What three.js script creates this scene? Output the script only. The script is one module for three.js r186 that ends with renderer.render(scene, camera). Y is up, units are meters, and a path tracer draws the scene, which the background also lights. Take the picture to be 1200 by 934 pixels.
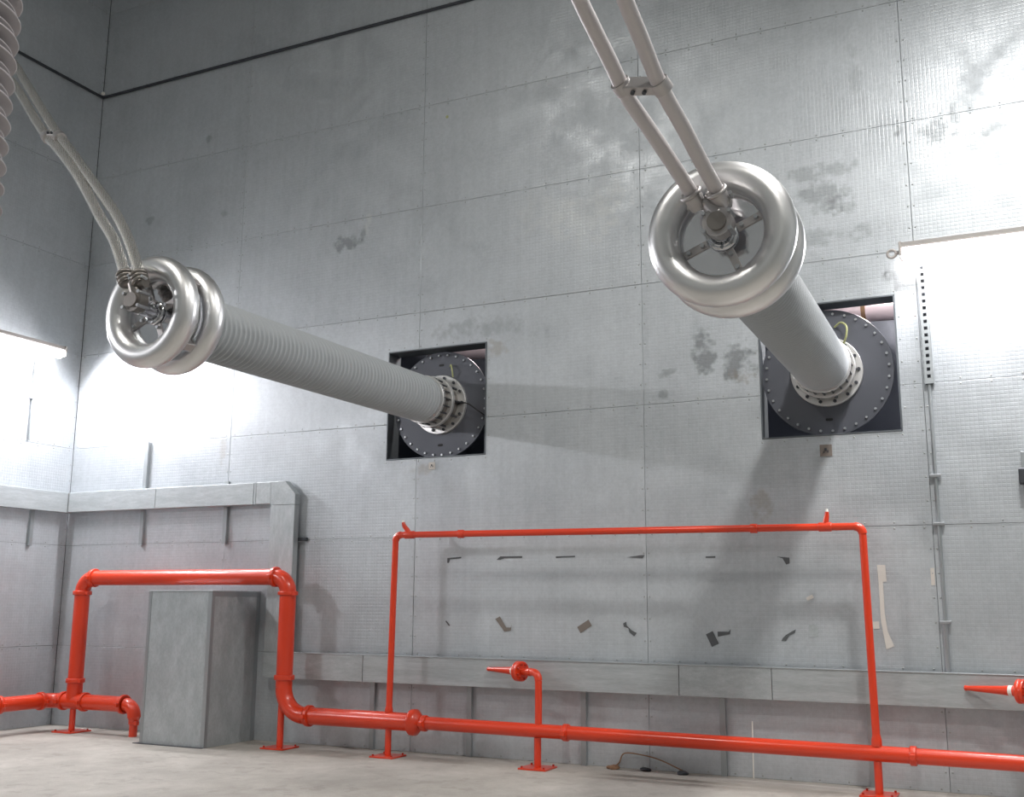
import * as THREE from 'three';
import { mergeGeometries } from 'three/addons/utils/BufferGeometryUtils.js';
import { RoundedBoxGeometry } from 'three/addons/geometries/RoundedBoxGeometry.js';
import { RectAreaLightUniformsLib } from 'three/addons/lights/RectAreaLightUniformsLib.js';

// ---------------------------------------------------------------- camera, light, exposure
RectAreaLightUniformsLib.init();
const scene = new THREE.Scene();
scene.background = new THREE.Color(0x000000);
const camera = new THREE.PerspectiveCamera(40.94, 1200 / 934, 0.05, 60);
camera.rotation.order = 'YXZ';
camera.position.set(10.758, 1.466, 9.57);
camera.rotation.set(THREE.MathUtils.degToRad(10.837), THREE.MathUtils.degToRad(25.867), THREE.MathUtils.degToRad(0.345));
const renderer = new THREE.WebGLRenderer({ antialias: true });
renderer.toneMapping = THREE.LinearToneMapping;
renderer.toneMappingExposure = 3.2;
renderer.shadowMap.enabled = true;
const WALL_LAMP = 72, CEILING_LAMP = 60, FLOOD = 230;          // luminance of the wall luminaires and of the ceiling lights

// ---------------------------------------------------------------- helpers
let seed = 7;
const rnd = () => { seed = (seed * 1664525 + 1013904223) >>> 0; return seed / 4294967296; };
const V = (x, y, z) => new THREE.Vector3(x, y, z);
const taken = new Map();
function numbered(name) {
  const n = taken.get(name) || 0; taken.set(name, n + 1);
  return n ? `${name}_${String(n).padStart(3, '0')}` : name;
}
function shadows(o) { o.castShadow = o.receiveShadow = true; return o; }
function thing(name, label, category, pos = [0, 0, 0], group) {
  const o = new THREE.Group(); o.name = numbered(name); o.position.set(...pos);
  o.userData = { label, category }; if (group) o.userData.group = group;
  scene.add(o); return o;
}
function single(name, geo, m, label, category, group) {
  const o = shadows(new THREE.Mesh(geo, m)); o.name = numbered(name);
  o.userData = { label, category }; if (group) o.userData.group = group;
  scene.add(o); return o;
}
function structure(name, label, category) {
  const o = new THREE.Group(); o.name = name; o.userData = { kind: 'structure', label, category };
  scene.add(o); return o;
}
function part(name, geo, m, parent, label) {
  const o = shadows(new THREE.Mesh(geo, m)); o.name = name; if (label) o.userData.label = label;
  parent.add(o); return o;
}
const merge = (list) => mergeGeometries(list.map((g) => { const h = g.index ? g.toNonIndexed() : g; return h; }), false);
function box(x0, x1, y0, y1, z0, z1, r = 0.004) {
  const g = new RoundedBoxGeometry(x1 - x0, y1 - y0, z1 - z0, 1, Math.min(r, (x1 - x0) / 2.01, (y1 - y0) / 2.01, (z1 - z0) / 2.01));
  g.translate((x0 + x1) / 2, (y0 + y1) / 2, (z0 + z1) / 2); return g;
}
function cyl(r, h, seg = 24, r2 = r) { return new THREE.CylinderGeometry(r2, r, h, seg, 1); }   // along y
function aim(geo, from, dir) {                                                                   // turn a y-built shape along dir
  const q = new THREE.Quaternion().setFromUnitVectors(V(0, 1, 0), dir.clone().normalize());
  geo.applyQuaternion(q); geo.translate(from.x, from.y, from.z); return geo;
}
function rod(a, b, r, seg = 20, r2 = r) {
  const d = b.clone().sub(a), g = cyl(r, d.length(), seg, r2); g.translate(0, d.length() / 2, 0); return aim(g, a, d);
}
function lathe(profile, seg = 48) { return new THREE.LatheGeometry(profile.map(([r, y]) => new THREE.Vector2(r, y)), seg); }
// swept round bar through points, capped
function sweep(pts, r, seg = 16) {
  const n = pts.length, pos = [], nor = [], uv = [], idx = [], T = [];
  for (let i = 0; i < n; i++) T.push(pts[Math.min(i + 1, n - 1)].clone().sub(pts[Math.max(i - 1, 0)]).normalize());
  let N = Math.abs(T[0].y) < 0.9 ? V(0, 1, 0) : V(1, 0, 0);
  N.sub(T[0].clone().multiplyScalar(N.dot(T[0]))).normalize();
  let len = 0;
  for (let i = 0; i < n; i++) {
    if (i) { len += pts[i].distanceTo(pts[i - 1]); N.sub(T[i].clone().multiplyScalar(N.dot(T[i]))).normalize(); }
    const B = T[i].clone().cross(N), rr = Array.isArray(r) ? r[i] : r;
    for (let k = 0; k <= seg; k++) {
      const a = k / seg * Math.PI * 2, d = N.clone().multiplyScalar(Math.cos(a)).addScaledVector(B, Math.sin(a));
      pos.push(pts[i].x + d.x * rr, pts[i].y + d.y * rr, pts[i].z + d.z * rr); nor.push(d.x, d.y, d.z); uv.push(k / seg * 6.283 * rr, len);
    }
  }
  for (let i = 0; i < n - 1; i++) for (let k = 0; k < seg; k++) {
    const a = i * (seg + 1) + k, b = a + seg + 1; idx.push(a, a + 1, b, b, a + 1, b + 1);
  }
  for (const [i, s] of [[0, -1], [n - 1, 1]]) {
    const c = pos.length / 3; pos.push(pts[i].x, pts[i].y, pts[i].z); nor.push(T[i].x * s, T[i].y * s, T[i].z * s); uv.push(0, 0);
    for (let k = 0; k <= seg; k++) { const o = (i * (seg + 1) + k) * 3; pos.push(pos[o], pos[o + 1], pos[o + 2]); nor.push(T[i].x * s, T[i].y * s, T[i].z * s); uv.push(0, 0); }
    for (let k = 0; k < seg; k++) s < 0 ? idx.push(c, c + 2 + k, c + 1 + k) : idx.push(c, c + 1 + k, c + 2 + k);
  }
  const g = new THREE.BufferGeometry();
  g.setAttribute('position', new THREE.Float32BufferAttribute(pos, 3)); g.setAttribute('normal', new THREE.Float32BufferAttribute(nor, 3));
  g.setAttribute('uv', new THREE.Float32BufferAttribute(uv, 2)); g.setIndex(idx); return g;
}
function elbow(a, corner, b, r, radius, n = 10, seg = 24) {      // quarter bend between the directions a->corner->b
  const d1 = corner.clone().sub(a).normalize(), d2 = b.clone().sub(corner).normalize(), pts = [];
  const c = corner.clone().addScaledVector(d1, -radius).addScaledVector(d2, radius);
  for (let i = 0; i <= n; i++) { const t = i / n * Math.PI / 2; pts.push(c.clone().addScaledVector(d2, -radius * Math.cos(t)).addScaledVector(d1, radius * Math.sin(t))); }
  return sweep(pts, r, seg);
}
function spline(pts, n) { return new THREE.CatmullRomCurve3(pts.map((p) => V(...p))).getPoints(n); }

// ---------------------------------------------------------------- procedural textures
function hash(x, y) { let h = (x * 374761393 + y * 668265263) | 0; h = Math.imul(h ^ (h >>> 13), 1274126177); return ((h ^ (h >>> 16)) >>> 0) / 4294967296; }
function vnoise(x, y) {
  const xi = Math.floor(x), yi = Math.floor(y), fx = x - xi, fy = y - yi, u = fx * fx * (3 - 2 * fx), v = fy * fy * (3 - 2 * fy);
  const a = hash(xi, yi), b = hash(xi + 1, yi), c = hash(xi, yi + 1), d = hash(xi + 1, yi + 1);
  return a + (b - a) * u + (c - a) * v + (a - b - c + d) * u * v;
}
const fbm = (x, y) => vnoise(x, y) * 0.5 + vnoise(x * 2.1 + 7, y * 2.1 + 3) * 0.3 + vnoise(x * 4.3 + 1, y * 4.3 + 9) * 0.2;
function texture(w, h, fn, srgb, rep) {
  const d = new Uint8Array(w * h * 4);
  for (let y = 0; y < h; y++) for (let x = 0; x < w; x++) {
    const c = fn(x, y), o = (y * w + x) * 4;
    if (typeof c === 'number') d[o] = d[o + 1] = d[o + 2] = Math.max(0, Math.min(255, c));
    else for (let k = 0; k < 3; k++) d[o + k] = Math.max(0, Math.min(255, c[k]));
    d[o + 3] = 255;
  }
  const t = new THREE.DataTexture(d, w, h); t.wrapS = t.wrapT = THREE.RepeatWrapping; t.magFilter = THREE.LinearFilter; t.minFilter = THREE.LinearMipmapLinearFilter; t.generateMipmaps = true;
  if (srgb) t.colorSpace = THREE.SRGBColorSpace;
  if (rep) t.repeat.set(...rep);
  t.needsUpdate = true; return t;
}
const ROOM_X = 15.03, ROOM_Y = 10.5, ROOM_Z = 15.03;
const COL = 2.505, ROWS = [0, 0.93, 2.127, 3.33, 4.53, 5.723, 6.915, 8.09, 9.3, 10.5];
// smudges and rubbed patches on the back wall: x, y, half width, half height, strength, tint
const SMUDGES = [
  [8.12, 3.79, .10, .17, 1.0, 'd'], [8.44, 3.63, .14, .20, 1.0, 'd'], [8.47, 3.52, .10, .08, .8, 'b'], [4.01, 5.46, .17, .09, .8, 'd'], [4.25, 5.5, .03, .10, .5, 'd'],
  [9.28, 5.14, .22, .14, .6, 'd'], [9.42, 5.04, .10, .09, .7, 'd'], [9.21, 5.38, .34, .07, .5, 'd'], [10.26, 5.56, .12, .13, .9, 'd'], [10.42, 5.62, .04, .16, .8, 'd'], [10.62, 5.52, .22, .05, .5, 'd'],
  [9.95, 5.66, .04, .05, .9, 'd'], [9.6, 6.3, .05, .22, .3, 'd'], [5.92, 4.05, .12, .08, .55, 'b'], [5.72, 4.28, .45, .10, .35, 'd'], [9.1, 4.75, .6, .07, .45, 'd'],
  [6.5, 5.42, .3, .22, .3, 'w'], [6.97, 5.3, .35, .28, .35, 'w'], [7.2, 5.45, .12, .30, .3, 'w'], [4.3, 5.62, .04, .12, .6, 'w'], [2.4, 3.2, .05, .16, .5, 'b'],
  [8.59, 2.35, .09, .12, .6, 'b'], [1.9, 7.12, .05, .06, .6, 'd'], [7.75, 3.62, .12, .04, .6, 'd'], [7.72, 3.42, .05, .05, .6, 'd'], [5.1, 2.82, .12, .05, .5, 'b'], [1.0, 6.2, .06, .05, .5, 'd'], [2.2, 6.1, .06, .04, .4, 'd'],
];
const TW = 1536, TH = 1072;
const wallMap = texture(TW, TH, (px, py) => {
  const x = px / TW * ROOM_X, y = py / TH * ROOM_Y;
  const col = Math.floor(x / COL); let row = 0; while (row < 8 && y > ROWS[row + 1]) row++;
  const tone = (hash(col + 11, row + 5) - 0.5) * 7;
  const cloud = (fbm(x * 1.1, y * 1.6) - 0.5) * 16, mill = (vnoise(x * 22, y * 1.7) - 0.5) * 5, grain = (hash(px, py) - 0.5) * 7, spangle = (vnoise(x * 38, y * 38) - 0.5) * 7;
  let c = [184 + tone + cloud + mill + grain + spangle, 190 + tone + cloud + mill + grain + spangle, 195 + tone + cloud + mill + grain + spangle];
  for (const [sx, sy, sw, sh, k, tint] of SMUDGES) {
    const u = (x - sx) / sw, v = (y - sy) / sh, q = u * u + v * v; if (q > 2.2) continue;
    const m = Math.max(0, Math.min(1, (fbm(x * 14 + sx, y * 14 + sy) * 1.7 - 0.25 - q * 0.42) * 1.8)) * k;
    const to = tint === 'd' ? [92, 96, 98] : tint === 'b' ? [140, 128, 116] : [214, 215, 210];
    c = c.map((e, i) => e + (to[i] - e) * m * 0.5);
  }
  return c;
}, true, [1 / ROOM_X, 1 / ROOM_Y]);
// embossed dot pattern of the sheets, eight dots per tile
const dots = texture(256, 256, (x, y) => {
  const p = 32, u = (x % p) / p - 0.5, v = (y % p) / p - 0.5, d = Math.sqrt(u * u + v * v);
  const e = Math.max(Math.abs(u), Math.abs(v)); return 200 - 150 * Math.max(0, Math.min(1, (e - 0.34) / 0.12)) - 30 * d + (vnoise(x * 0.13, y * 0.13) - 0.5) * 26;
}, false, [1 / 0.28, 1 / 0.28]);
const wallRough = texture(512, 512, (x, y) => 120 + (fbm(x / 42, y / 42) - 0.5) * 90 + (hash(x, y) - 0.5) * 24, false, [1 / 2.4, 1 / 2.4]);
const concreteMap = texture(1024, 1024, (x, y) => {
  const b = (fbm(x / 90, y / 90) - 0.5) * 34 + (fbm(x / 14, y / 14) - 0.5) * 14 + (hash(x, y) - 0.5) * 12, s = fbm(x / 30 + 40, y / 30 + 12) > 0.70 ? -9 : 0;
  return [166 + b + s, 162 + b + s, 155 + b + s];
}, true, [1 / 5, 1 / 5]);
const concreteBump = texture(512, 512, (x, y) => 128 + (fbm(x / 12, y / 12) - 0.5) * 120 + (hash(x, y) - 0.5) * 60, false, [1 / 1.5, 1 / 1.5]);
const zincMap = texture(512, 512, (x, y) => {
  const b = (fbm(x / 40, y / 40) - 0.5) * 26 + (vnoise(x / 5, y / 5) - 0.5) * 12 + (hash(x, y) - 0.5) * 8; return [178 + b, 185 + b, 188 + b];
}, true, [1 / 1.2, 1 / 1.2]);
const paintBump = texture(256, 256, (x, y) => 128 + (fbm(x / 22, y / 22) - 0.5) * 110, false, [1 / 0.3, 1 / 0.3]);

// ---------------------------------------------------------------- materials
const mat = (o) => new THREE.MeshStandardMaterial(o);
const M = {
  wall: mat({ map: wallMap, bumpMap: dots, bumpScale: 0.0009, roughnessMap: wallRough, roughness: 1.0, metalness: 0.42 }),
  backing: mat({ color: 0x5b6063, roughness: 0.8, metalness: 0.2 }),
  screw: mat({ color: 0xa9adad, roughness: 0.45, metalness: 0.8 }),
  floor: mat({ map: concreteMap, bumpMap: concreteBump, bumpScale: 0.0015, roughness: 0.72 }),
  plain: mat({ color: 0xa7abab, roughness: 0.6, metalness: 0.3 }),
  liner: mat({ color: 0x6d7378, roughness: 0.4, metalness: 0.55 }),
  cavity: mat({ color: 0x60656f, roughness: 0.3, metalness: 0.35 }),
  zinc: mat({ map: zincMap, roughness: 0.52, metalness: 0.45 }),
  strut: mat({ color: 0xa5abae, roughness: 0.45, metalness: 0.7 }),
  darkSteel: mat({ color: 0x4a4d52, roughness: 0.5, metalness: 0.6 }),
  plate: mat({ color: 0x5b5e66, roughness: 0.42, metalness: 0.35 }),
  bolt: mat({ color: 0xb9bcc0, roughness: 0.35, metalness: 0.85 }),
  flange: mat({ color: 0xdcdcdb, roughness: 0.35, metalness: 0.75 }),
  rubber: mat({ color: 0xa8adb1, roughness: 0.6 }),
  alu: mat({ color: 0xe3e4e5, roughness: 0.38, metalness: 1 }),
  aluBright: mat({ color: 0xd9dade, roughness: 0.12, metalness: 1 }),
  aluDull: mat({ color: 0xb7b4b4, roughness: 0.42, metalness: 0.85 }),
  casting: mat({ color: 0x8f8b87, roughness: 0.4, metalness: 0.9 }),
  conductor: mat({ color: 0xc3bfc0, roughness: 0.42, metalness: 0.4 }),
  strand: mat({ color: 0xe6e5e2, roughness: 0.27, metalness: 0.88 }),
  shed: mat({ color: 0xa8a5a7, roughness: 0.5 }),
  red: new THREE.MeshPhysicalMaterial({ color: 0xd8380f, roughness: 0.36, clearcoat: 0.55, clearcoatRoughness: 0.18, bumpMap: paintBump, bumpScale: 0.0006 }),
  redDark: mat({ color: 0xb02a10, roughness: 0.4 }),
  white: mat({ color: 0xe6e4de, roughness: 0.6 }),
  black: mat({ color: 0x17181a, roughness: 0.6 }),
  tapeBrown: mat({ color: 0x77706a, roughness: 0.75 }),
  tapeDark: mat({ color: 0x55585b, roughness: 0.75 }),
  tapeWhite: mat({ color: 0xcdc9c3, roughness: 0.7 }),
  earthWire: mat({ color: 0xa6aa78, roughness: 0.5 }),
  pinkish: mat({ color: 0xd9c5c8, roughness: 0.6 }),
  rust: mat({ color: 0x8a6a50, roughness: 0.8 }),
  housing: mat({ color: 0xa9a5a2, roughness: 0.5, metalness: 0.3 }),
  glow: mat({ color: 0xffffff, emissive: 0xfff8f4, emissiveIntensity: 9, roughness: 0.5 }),
  glowWarm: mat({ color: 0xffffff, emissive: 0xfff4dc, emissiveIntensity: 12, roughness: 0.5 }),
};

// ---------------------------------------------------------------- floor, walls, ceiling
function slab(name, x0, x1, y0, y1, z0, z1, m, label, category) {
  const o = shadows(new THREE.Mesh(box(x0, x1, y0, y1, z0, z1, 0.001), m)); o.name = name; o.userData = { kind: 'structure', label, category }; scene.add(o); return o;
}
{
  const g = new THREE.BoxGeometry(ROOM_X + 0.6, 0.3, ROOM_Z + 0.6); g.translate(ROOM_X / 2, -0.15, ROOM_Z / 2);
  const p = g.attributes.position, u = g.attributes.uv; for (let i = 0; i < p.count; i++) u.setXY(i, p.getX(i), p.getZ(i));
  const o = shadows(new THREE.Mesh(g, M.floor)); o.name = 'floor'; o.userData = { kind: 'structure', label: 'bare beige grey concrete floor', category: 'floor' }; scene.add(o);
}
slab('ceiling', -0.3, ROOM_X + 0.3, ROOM_Y, ROOM_Y + 0.3, -0.3, ROOM_Z + 0.3, M.plain, 'grey metal sheet ceiling high above the hall', 'ceiling');
slab('wall_right', ROOM_X, ROOM_X + 0.3, 0, ROOM_Y, -0.3, ROOM_Z + 0.3, M.plain, 'galvanized side wall opposite the corner', 'wall');
slab('wall_front', -0.3, ROOM_X + 0.3, 0, ROOM_Y, ROOM_Z, ROOM_Z + 0.3, M.plain, 'galvanized wall facing the bushings', 'wall');

const HOLES = [[4.632, 5.822, 2.945, 4.125], [8.632, 9.832, 2.93, 4.14]];
const GAP = 0.0015, BEV = 0.002, THICK = 0.010;
function panelGeometry(outline) {
  const g = new THREE.ExtrudeGeometry(new THREE.Shape(outline.map(([x, y]) => new THREE.Vector2(x, y))), { depth: THICK - BEV, bevelEnabled: true, bevelSize: BEV, bevelThickness: BEV, bevelSegments: 1, steps: 1 });
  g.translate(0, 0, -THICK); return g;
}
function outlineMinusHole(x0, x1, y0, y1) {
  const e = GAP + BEV; const a = x0 + e, b = x1 - e, c = y0 + e, d = y1 - e;
  for (const [h0, h1, k0, k1] of HOLES) {
    if (h1 <= x0 || h0 >= x1 || k1 <= y0 || k0 >= y1) continue;
    const L = h0 > x0, Rr = h1 < x1, B = k0 > y0, T = k1 < y1, l = h0 - e, r = h1 + e, bo = k0 - e, to = k1 + e;
    if (L && Rr) return B ? [[a, c], [b, c], [b, d], [r, d], [r, bo], [l, bo], [l, d], [a, d]] : [[a, c], [l, c], [l, to], [r, to], [r, c], [b, c], [b, d], [a, d]];
    if (L) return B ? [[a, c], [b, c], [b, bo], [l, bo], [l, d], [a, d]] : [[a, c], [l, c], [l, to], [b, to], [b, d], [a, d]];
    return B ? [[a, c], [b, c], [b, d], [r, d], [r, bo], [a, bo]] : [[r, c], [b, c], [b, d], [a, d], [a, to], [r, to]];
  }
  return [[a, c], [b, c], [b, d], [a, d]];
}
function screwField(points, parent) {
  const g = new THREE.SphereGeometry(0.008, 6, 4); g.scale(1, 1, 0.5);
  const im = shadows(new THREE.InstancedMesh(g, M.screw, points.length)); im.name = 'screw'; im.userData = { kind: 'stuff' };
  const m = new THREE.Matrix4(); points.forEach(([x, y], i) => im.setMatrixAt(i, m.makeTranslation(x, y, 0))); parent.add(im);
}
function panelWall(parent, cols, sign, holes) {
  const pts = [];
  for (let r = 0; r < ROWS.length - 1; r++) for (let c = 0; c < cols; c++) {
    const x0 = sign > 0 ? c * COL : -(c + 1) * COL, x1 = x0 + COL, y0 = ROWS[r], y1 = ROWS[r + 1], e = GAP + BEV;
    const o = holes ? outlineMinusHole(x0, x1, y0, y1) : [[x0 + e, y0 + e], [x1 - e, y0 + e], [x1 - e, y1 - e], [x0 + e, y1 - e]];
    const p = part('panel', panelGeometry(o), M.wall, parent);
    p.position.z = -hash(c * 3 + (sign > 0 ? 0 : 50), r * 7) * 0.003;
    for (let k = 0; k < 11; k++) { const x = x0 + 0.06 + k * 0.238; for (const y of [y0 + 0.025, y1 - 0.025]) pts.push([x, y]); }
    for (let k = 1; k < 6; k++) { const y = y0 + k * (y1 - y0) / 6; for (const x of [x0 + 0.025, x1 - 0.025]) pts.push([x, y]); }
  }
  const inHole = ([x, y]) => holes && HOLES.some(([a, b, c, d]) => x > a - 0.012 && x < b + 0.012 && y > c - 0.012 && y < d + 0.012);
  if (holes) for (const [a, b, c, d] of HOLES) {
    for (let k = 0; k <= 6; k++) { pts.push([a + (b - a) * k / 6, c - 0.03], [a + (b - a) * k / 6, d + 0.03]); }
    for (let k = 1; k < 6; k++) { pts.push([a - 0.03, c + (d - c) * k / 6], [b + 0.03, c + (d - c) * k / 6]); }
  }
  screwField(pts.filter((q) => !inHole(q)), parent);
}
const wallBack = structure('wall_back', 'tall wall of galvanized dotted steel sheets with two square openings', 'wall');
{
  const s = new THREE.Shape([[-0.3, 0], [ROOM_X + 0.3, 0], [ROOM_X + 0.3, ROOM_Y], [-0.3, ROOM_Y]].map(([x, y]) => new THREE.Vector2(x, y)));
  for (const [a, b, c, d] of HOLES) s.holes.push(new THREE.Path([[a, c], [a, d], [b, d], [b, c]].map(([x, y]) => new THREE.Vector2(x, y))));
  const g = new THREE.ExtrudeGeometry(s, { depth: 0.2, bevelEnabled: false }); g.translate(0, 0, -0.2 - THICK - 0.003);
  part('backing', g, M.backing, wallBack);
  panelWall(wallBack, 6, 1, true);
  for (const [a, b, c, d] of HOLES) {
    const t = 0.012, z0 = -0.225, z1 = 0.004;
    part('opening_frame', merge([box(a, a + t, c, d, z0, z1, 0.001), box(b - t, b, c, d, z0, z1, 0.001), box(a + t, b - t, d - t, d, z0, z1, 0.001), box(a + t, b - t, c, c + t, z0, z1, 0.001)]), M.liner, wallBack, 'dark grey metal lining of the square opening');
  }
}
const wallLeft = structure('wall_left', 'side wall of galvanized steel sheets left of the corner', 'wall');
wallLeft.rotation.y = Math.PI / 2;
part('backing', box(-ROOM_Z, 0, 0, ROOM_Y, -0.3, -THICK - 0.003, 0.001), M.backing, wallLeft);
panelWall(wallLeft, 6, -1, false);

// dark cavity behind the openings
{
  const c = structure('wall_cavity', 'dark glossy space behind the wall openings', 'cavity');
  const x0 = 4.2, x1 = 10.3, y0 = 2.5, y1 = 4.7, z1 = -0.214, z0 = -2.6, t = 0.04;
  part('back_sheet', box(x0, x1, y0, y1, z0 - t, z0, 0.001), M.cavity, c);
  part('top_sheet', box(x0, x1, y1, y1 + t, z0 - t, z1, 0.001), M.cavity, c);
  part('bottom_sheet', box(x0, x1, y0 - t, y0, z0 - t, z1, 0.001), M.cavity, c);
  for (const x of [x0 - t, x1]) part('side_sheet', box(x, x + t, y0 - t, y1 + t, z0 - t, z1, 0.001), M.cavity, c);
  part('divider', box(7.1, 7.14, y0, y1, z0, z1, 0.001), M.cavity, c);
}

// rails high on the walls
for (const [n, a] of [['trim_1', [0.04, ROOM_X, 8.06, 8.088, 0, 0.03]], ['trim_2', [0, 0.03, 8.06, 8.088, 0.0, ROOM_Z]]]) {
  const o = shadows(new THREE.Mesh(box(...a, 0.004), M.darkSteel)); o.name = n; o.userData = { kind: 'structure', label: n === 'trim_1' ? 'thin dark rail running high along the back wall' : 'thin dark rail running high along the left wall', category: 'rail' }; scene.add(o);
}

// ---------------------------------------------------------------- bushings
function ring(R, r, z) { const g = new THREE.TorusGeometry(R, r, 28, 72); g.translate(0, 0, z); return g; }
const zl = (profile, seg = 64) => { const g = lathe(profile, seg); g.rotateX(Math.PI / 2); return g; };   // profile of (radius, distance along +z)
function bushing(cx, cy, tip, label, terminal) {
  const base = V(cx, cy, -0.13), dir = V(...tip).sub(base), L = dir.length();
  const o = thing('bushing', label, 'bushing', [base.x, base.y, base.z]);
  o.quaternion.setFromUnitVectors(V(0, 0, 1), dir.normalize());
  // mounting plate with bolts
  const plate = part('mounting_plate', zl([[0, 0], [0.572, 0], [0.575, 0.003], [0.575, 0.019], [0.572, 0.022], [0, 0.022]], 72), M.plate, o, 'round dark grey steel plate');
  for (let k = 0; k < 32; k++) {
    const a = k / 32 * Math.PI * 2 + 0.05, g = new THREE.CylinderGeometry(0.012, 0.012, 0.02, 6); g.rotateX(Math.PI / 2); g.translate(Math.cos(a) * 0.535, Math.sin(a) * 0.535, 0.03);
    part('bolt', g, M.bolt, plate);
  }
  for (const s of [-1, 1]) { const g = new THREE.CapsuleGeometry(0.012, 0.04, 3, 8); g.rotateZ(Math.PI / 2); g.scale(1, 1, 0.15); g.translate(0, s * 0.43, 0.0225); part('slot', g, M.black, plate); }
  // stacked flanges at the foot
  const fl = part('base_flange', zl([[0.2, 0.02], [0.31, 0.02], [0.315, 0.025], [0.315, 0.055], [0.31, 0.06], [0.2, 0.06]], 64), M.flange, o, 'pale metal flange');
  for (let k = 0; k < 14; k++) { const a = k / 14 * Math.PI * 2, g = new THREE.CylinderGeometry(0.016, 0.016, 0.02, 6); g.rotateX(Math.PI / 2); g.translate(Math.cos(a) * 0.28, Math.sin(a) * 0.28, 0.07); part('bolt', g, M.darkSteel, fl); }
  part('neck', zl([[0.2, 0.06], [0.225, 0.06], [0.225, 0.40], [0.2, 0.40]], 64), M.casting, o);
  part('clamp_flange', zl([[0.2, 0.2], [0.265, 0.2], [0.27, 0.205], [0.27, 0.245], [0.265, 0.25], [0.2, 0.25]], 64), M.flange, o, 'pale metal flange');
  const sleeve = part('end_sleeve', zl([[0.2, 0.36], [0.245, 0.36], [0.25, 0.365], [0.25, 0.40], [0.245, 0.405], [0.2, 0.405]], 64), M.flange, o);
  for (let k = 0; k < 20; k++) {
    const a = k / 20 * Math.PI * 2, g = new THREE.CylinderGeometry(0.009, 0.009, 0.16, 8); g.rotateX(Math.PI / 2); g.translate(Math.cos(a) * 0.243, Math.sin(a) * 0.243, 0.31); part('stud', g, M.darkSteel, sleeve);
    if (k % 2 === 0) { const h = new THREE.CylinderGeometry(0.014, 0.014, 0.14, 8); h.rotateX(Math.PI / 2); h.translate(Math.cos(a) * 0.25, Math.sin(a) * 0.25, 0.13); part('stud', h, M.darkSteel, sleeve); }
  }
  // ribbed insulator
  const prof = [[0.18, 0.40], [0.225, 0.40]], z1 = L - 0.34, n = 62, p = (z1 - 0.41) / n;
  for (let i = 0; i < n; i++) { const z = 0.41 + i * p; prof.push([0.212, z], [0.211, z + p * 0.3], [0.230, z + p * 0.60], [0.2385, z + p * 0.76], [0.2385, z + p * 0.86], [0.226, z + p * 0.95]); }
  prof.push([0.212, z1], [0.18, z1 + 0.01]);
  part('insulator', zl(prof, 72), M.rubber, o, 'pale grey ribbed insulator tube');
  // corona rings and head
  part('head_cap', zl([[0.0, z1 + 0.04], [0.2, z1 + 0.04], [0.2, z1 - 0.01], [0.235, z1 - 0.01], [0.235, z1 + 0.05], [0.16, z1 + 0.14], [0, z1 + 0.14]], 64), M.alu, o);
  part('corona_ring', ring(0.324, 0.088, L), M.alu, o, 'brushed aluminium front ring');
  part('corona_ring', ring(0.322, 0.088, L - 0.27), M.alu, o, 'brushed aluminium rear ring');
  const ep = part('end_plate', zl([[0, L - 0.06], [0.25, L - 0.06], [0.255, L - 0.055], [0.255, L - 0.045], [0.25, L - 0.04], [0, L - 0.04]], 64), M.aluBright, o, 'polished plate inside the ring');
  for (let k = 0; k < 4; k++) {
    const a = k * Math.PI / 2 + 0.4, g = box(-0.022, 0.022, 0.09, 0.235, L - 0.04, L - 0.028, 0.002); g.rotateZ(a); const arm = part('arm', g, M.aluDull, ep);
    for (const rr of [0.12, 0.205]) { const h = new THREE.CylinderGeometry(0.013, 0.013, 0.022, 6); h.rotateX(Math.PI / 2); h.translate(-Math.sin(a) * rr, Math.cos(a) * rr, L - 0.018); arm.add(Object.assign(shadows(new THREE.Mesh(h, M.bolt)), { name: 'bolt' })); }
    const b = box(-0.03, 0.03, 0.27, 0.35, L - 0.2, L - 0.08, 0.004); b.rotateZ(a + 0.35); part('ring_bracket', b, M.aluDull, o);
  }
  const hub = part('hub', zl([[0, L - 0.04], [0.085, L - 0.04], [0.088, L - 0.03], [0.088, L - 0.018], [0.07, L - 0.012], [0.05, L - 0.012], [0.05, L + 0.13], [0.045, L + 0.135], [0, L + 0.135]], 40), M.aluBright, o);
  for (let k = 0; k < 8; k++) { const a = k / 8 * Math.PI * 2, h = new THREE.CylinderGeometry(0.009, 0.009, 0.016, 6); h.rotateX(Math.PI / 2); h.translate(Math.cos(a) * 0.072, Math.sin(a) * 0.072, L - 0.012); part('bolt', h, M.bolt, hub); }
  return o;
}
const bushL = bushing(5.23, 3.52, [5.195, 3.50, 4.03], 'ribbed high voltage bushing with twin rings, seen from its side on the left', 0);
const bushR = bushing(9.21, 3.52, [9.35, 3.46, 4.05], 'ribbed high voltage bushing with twin rings, facing the viewer on the right', 1);

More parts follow.
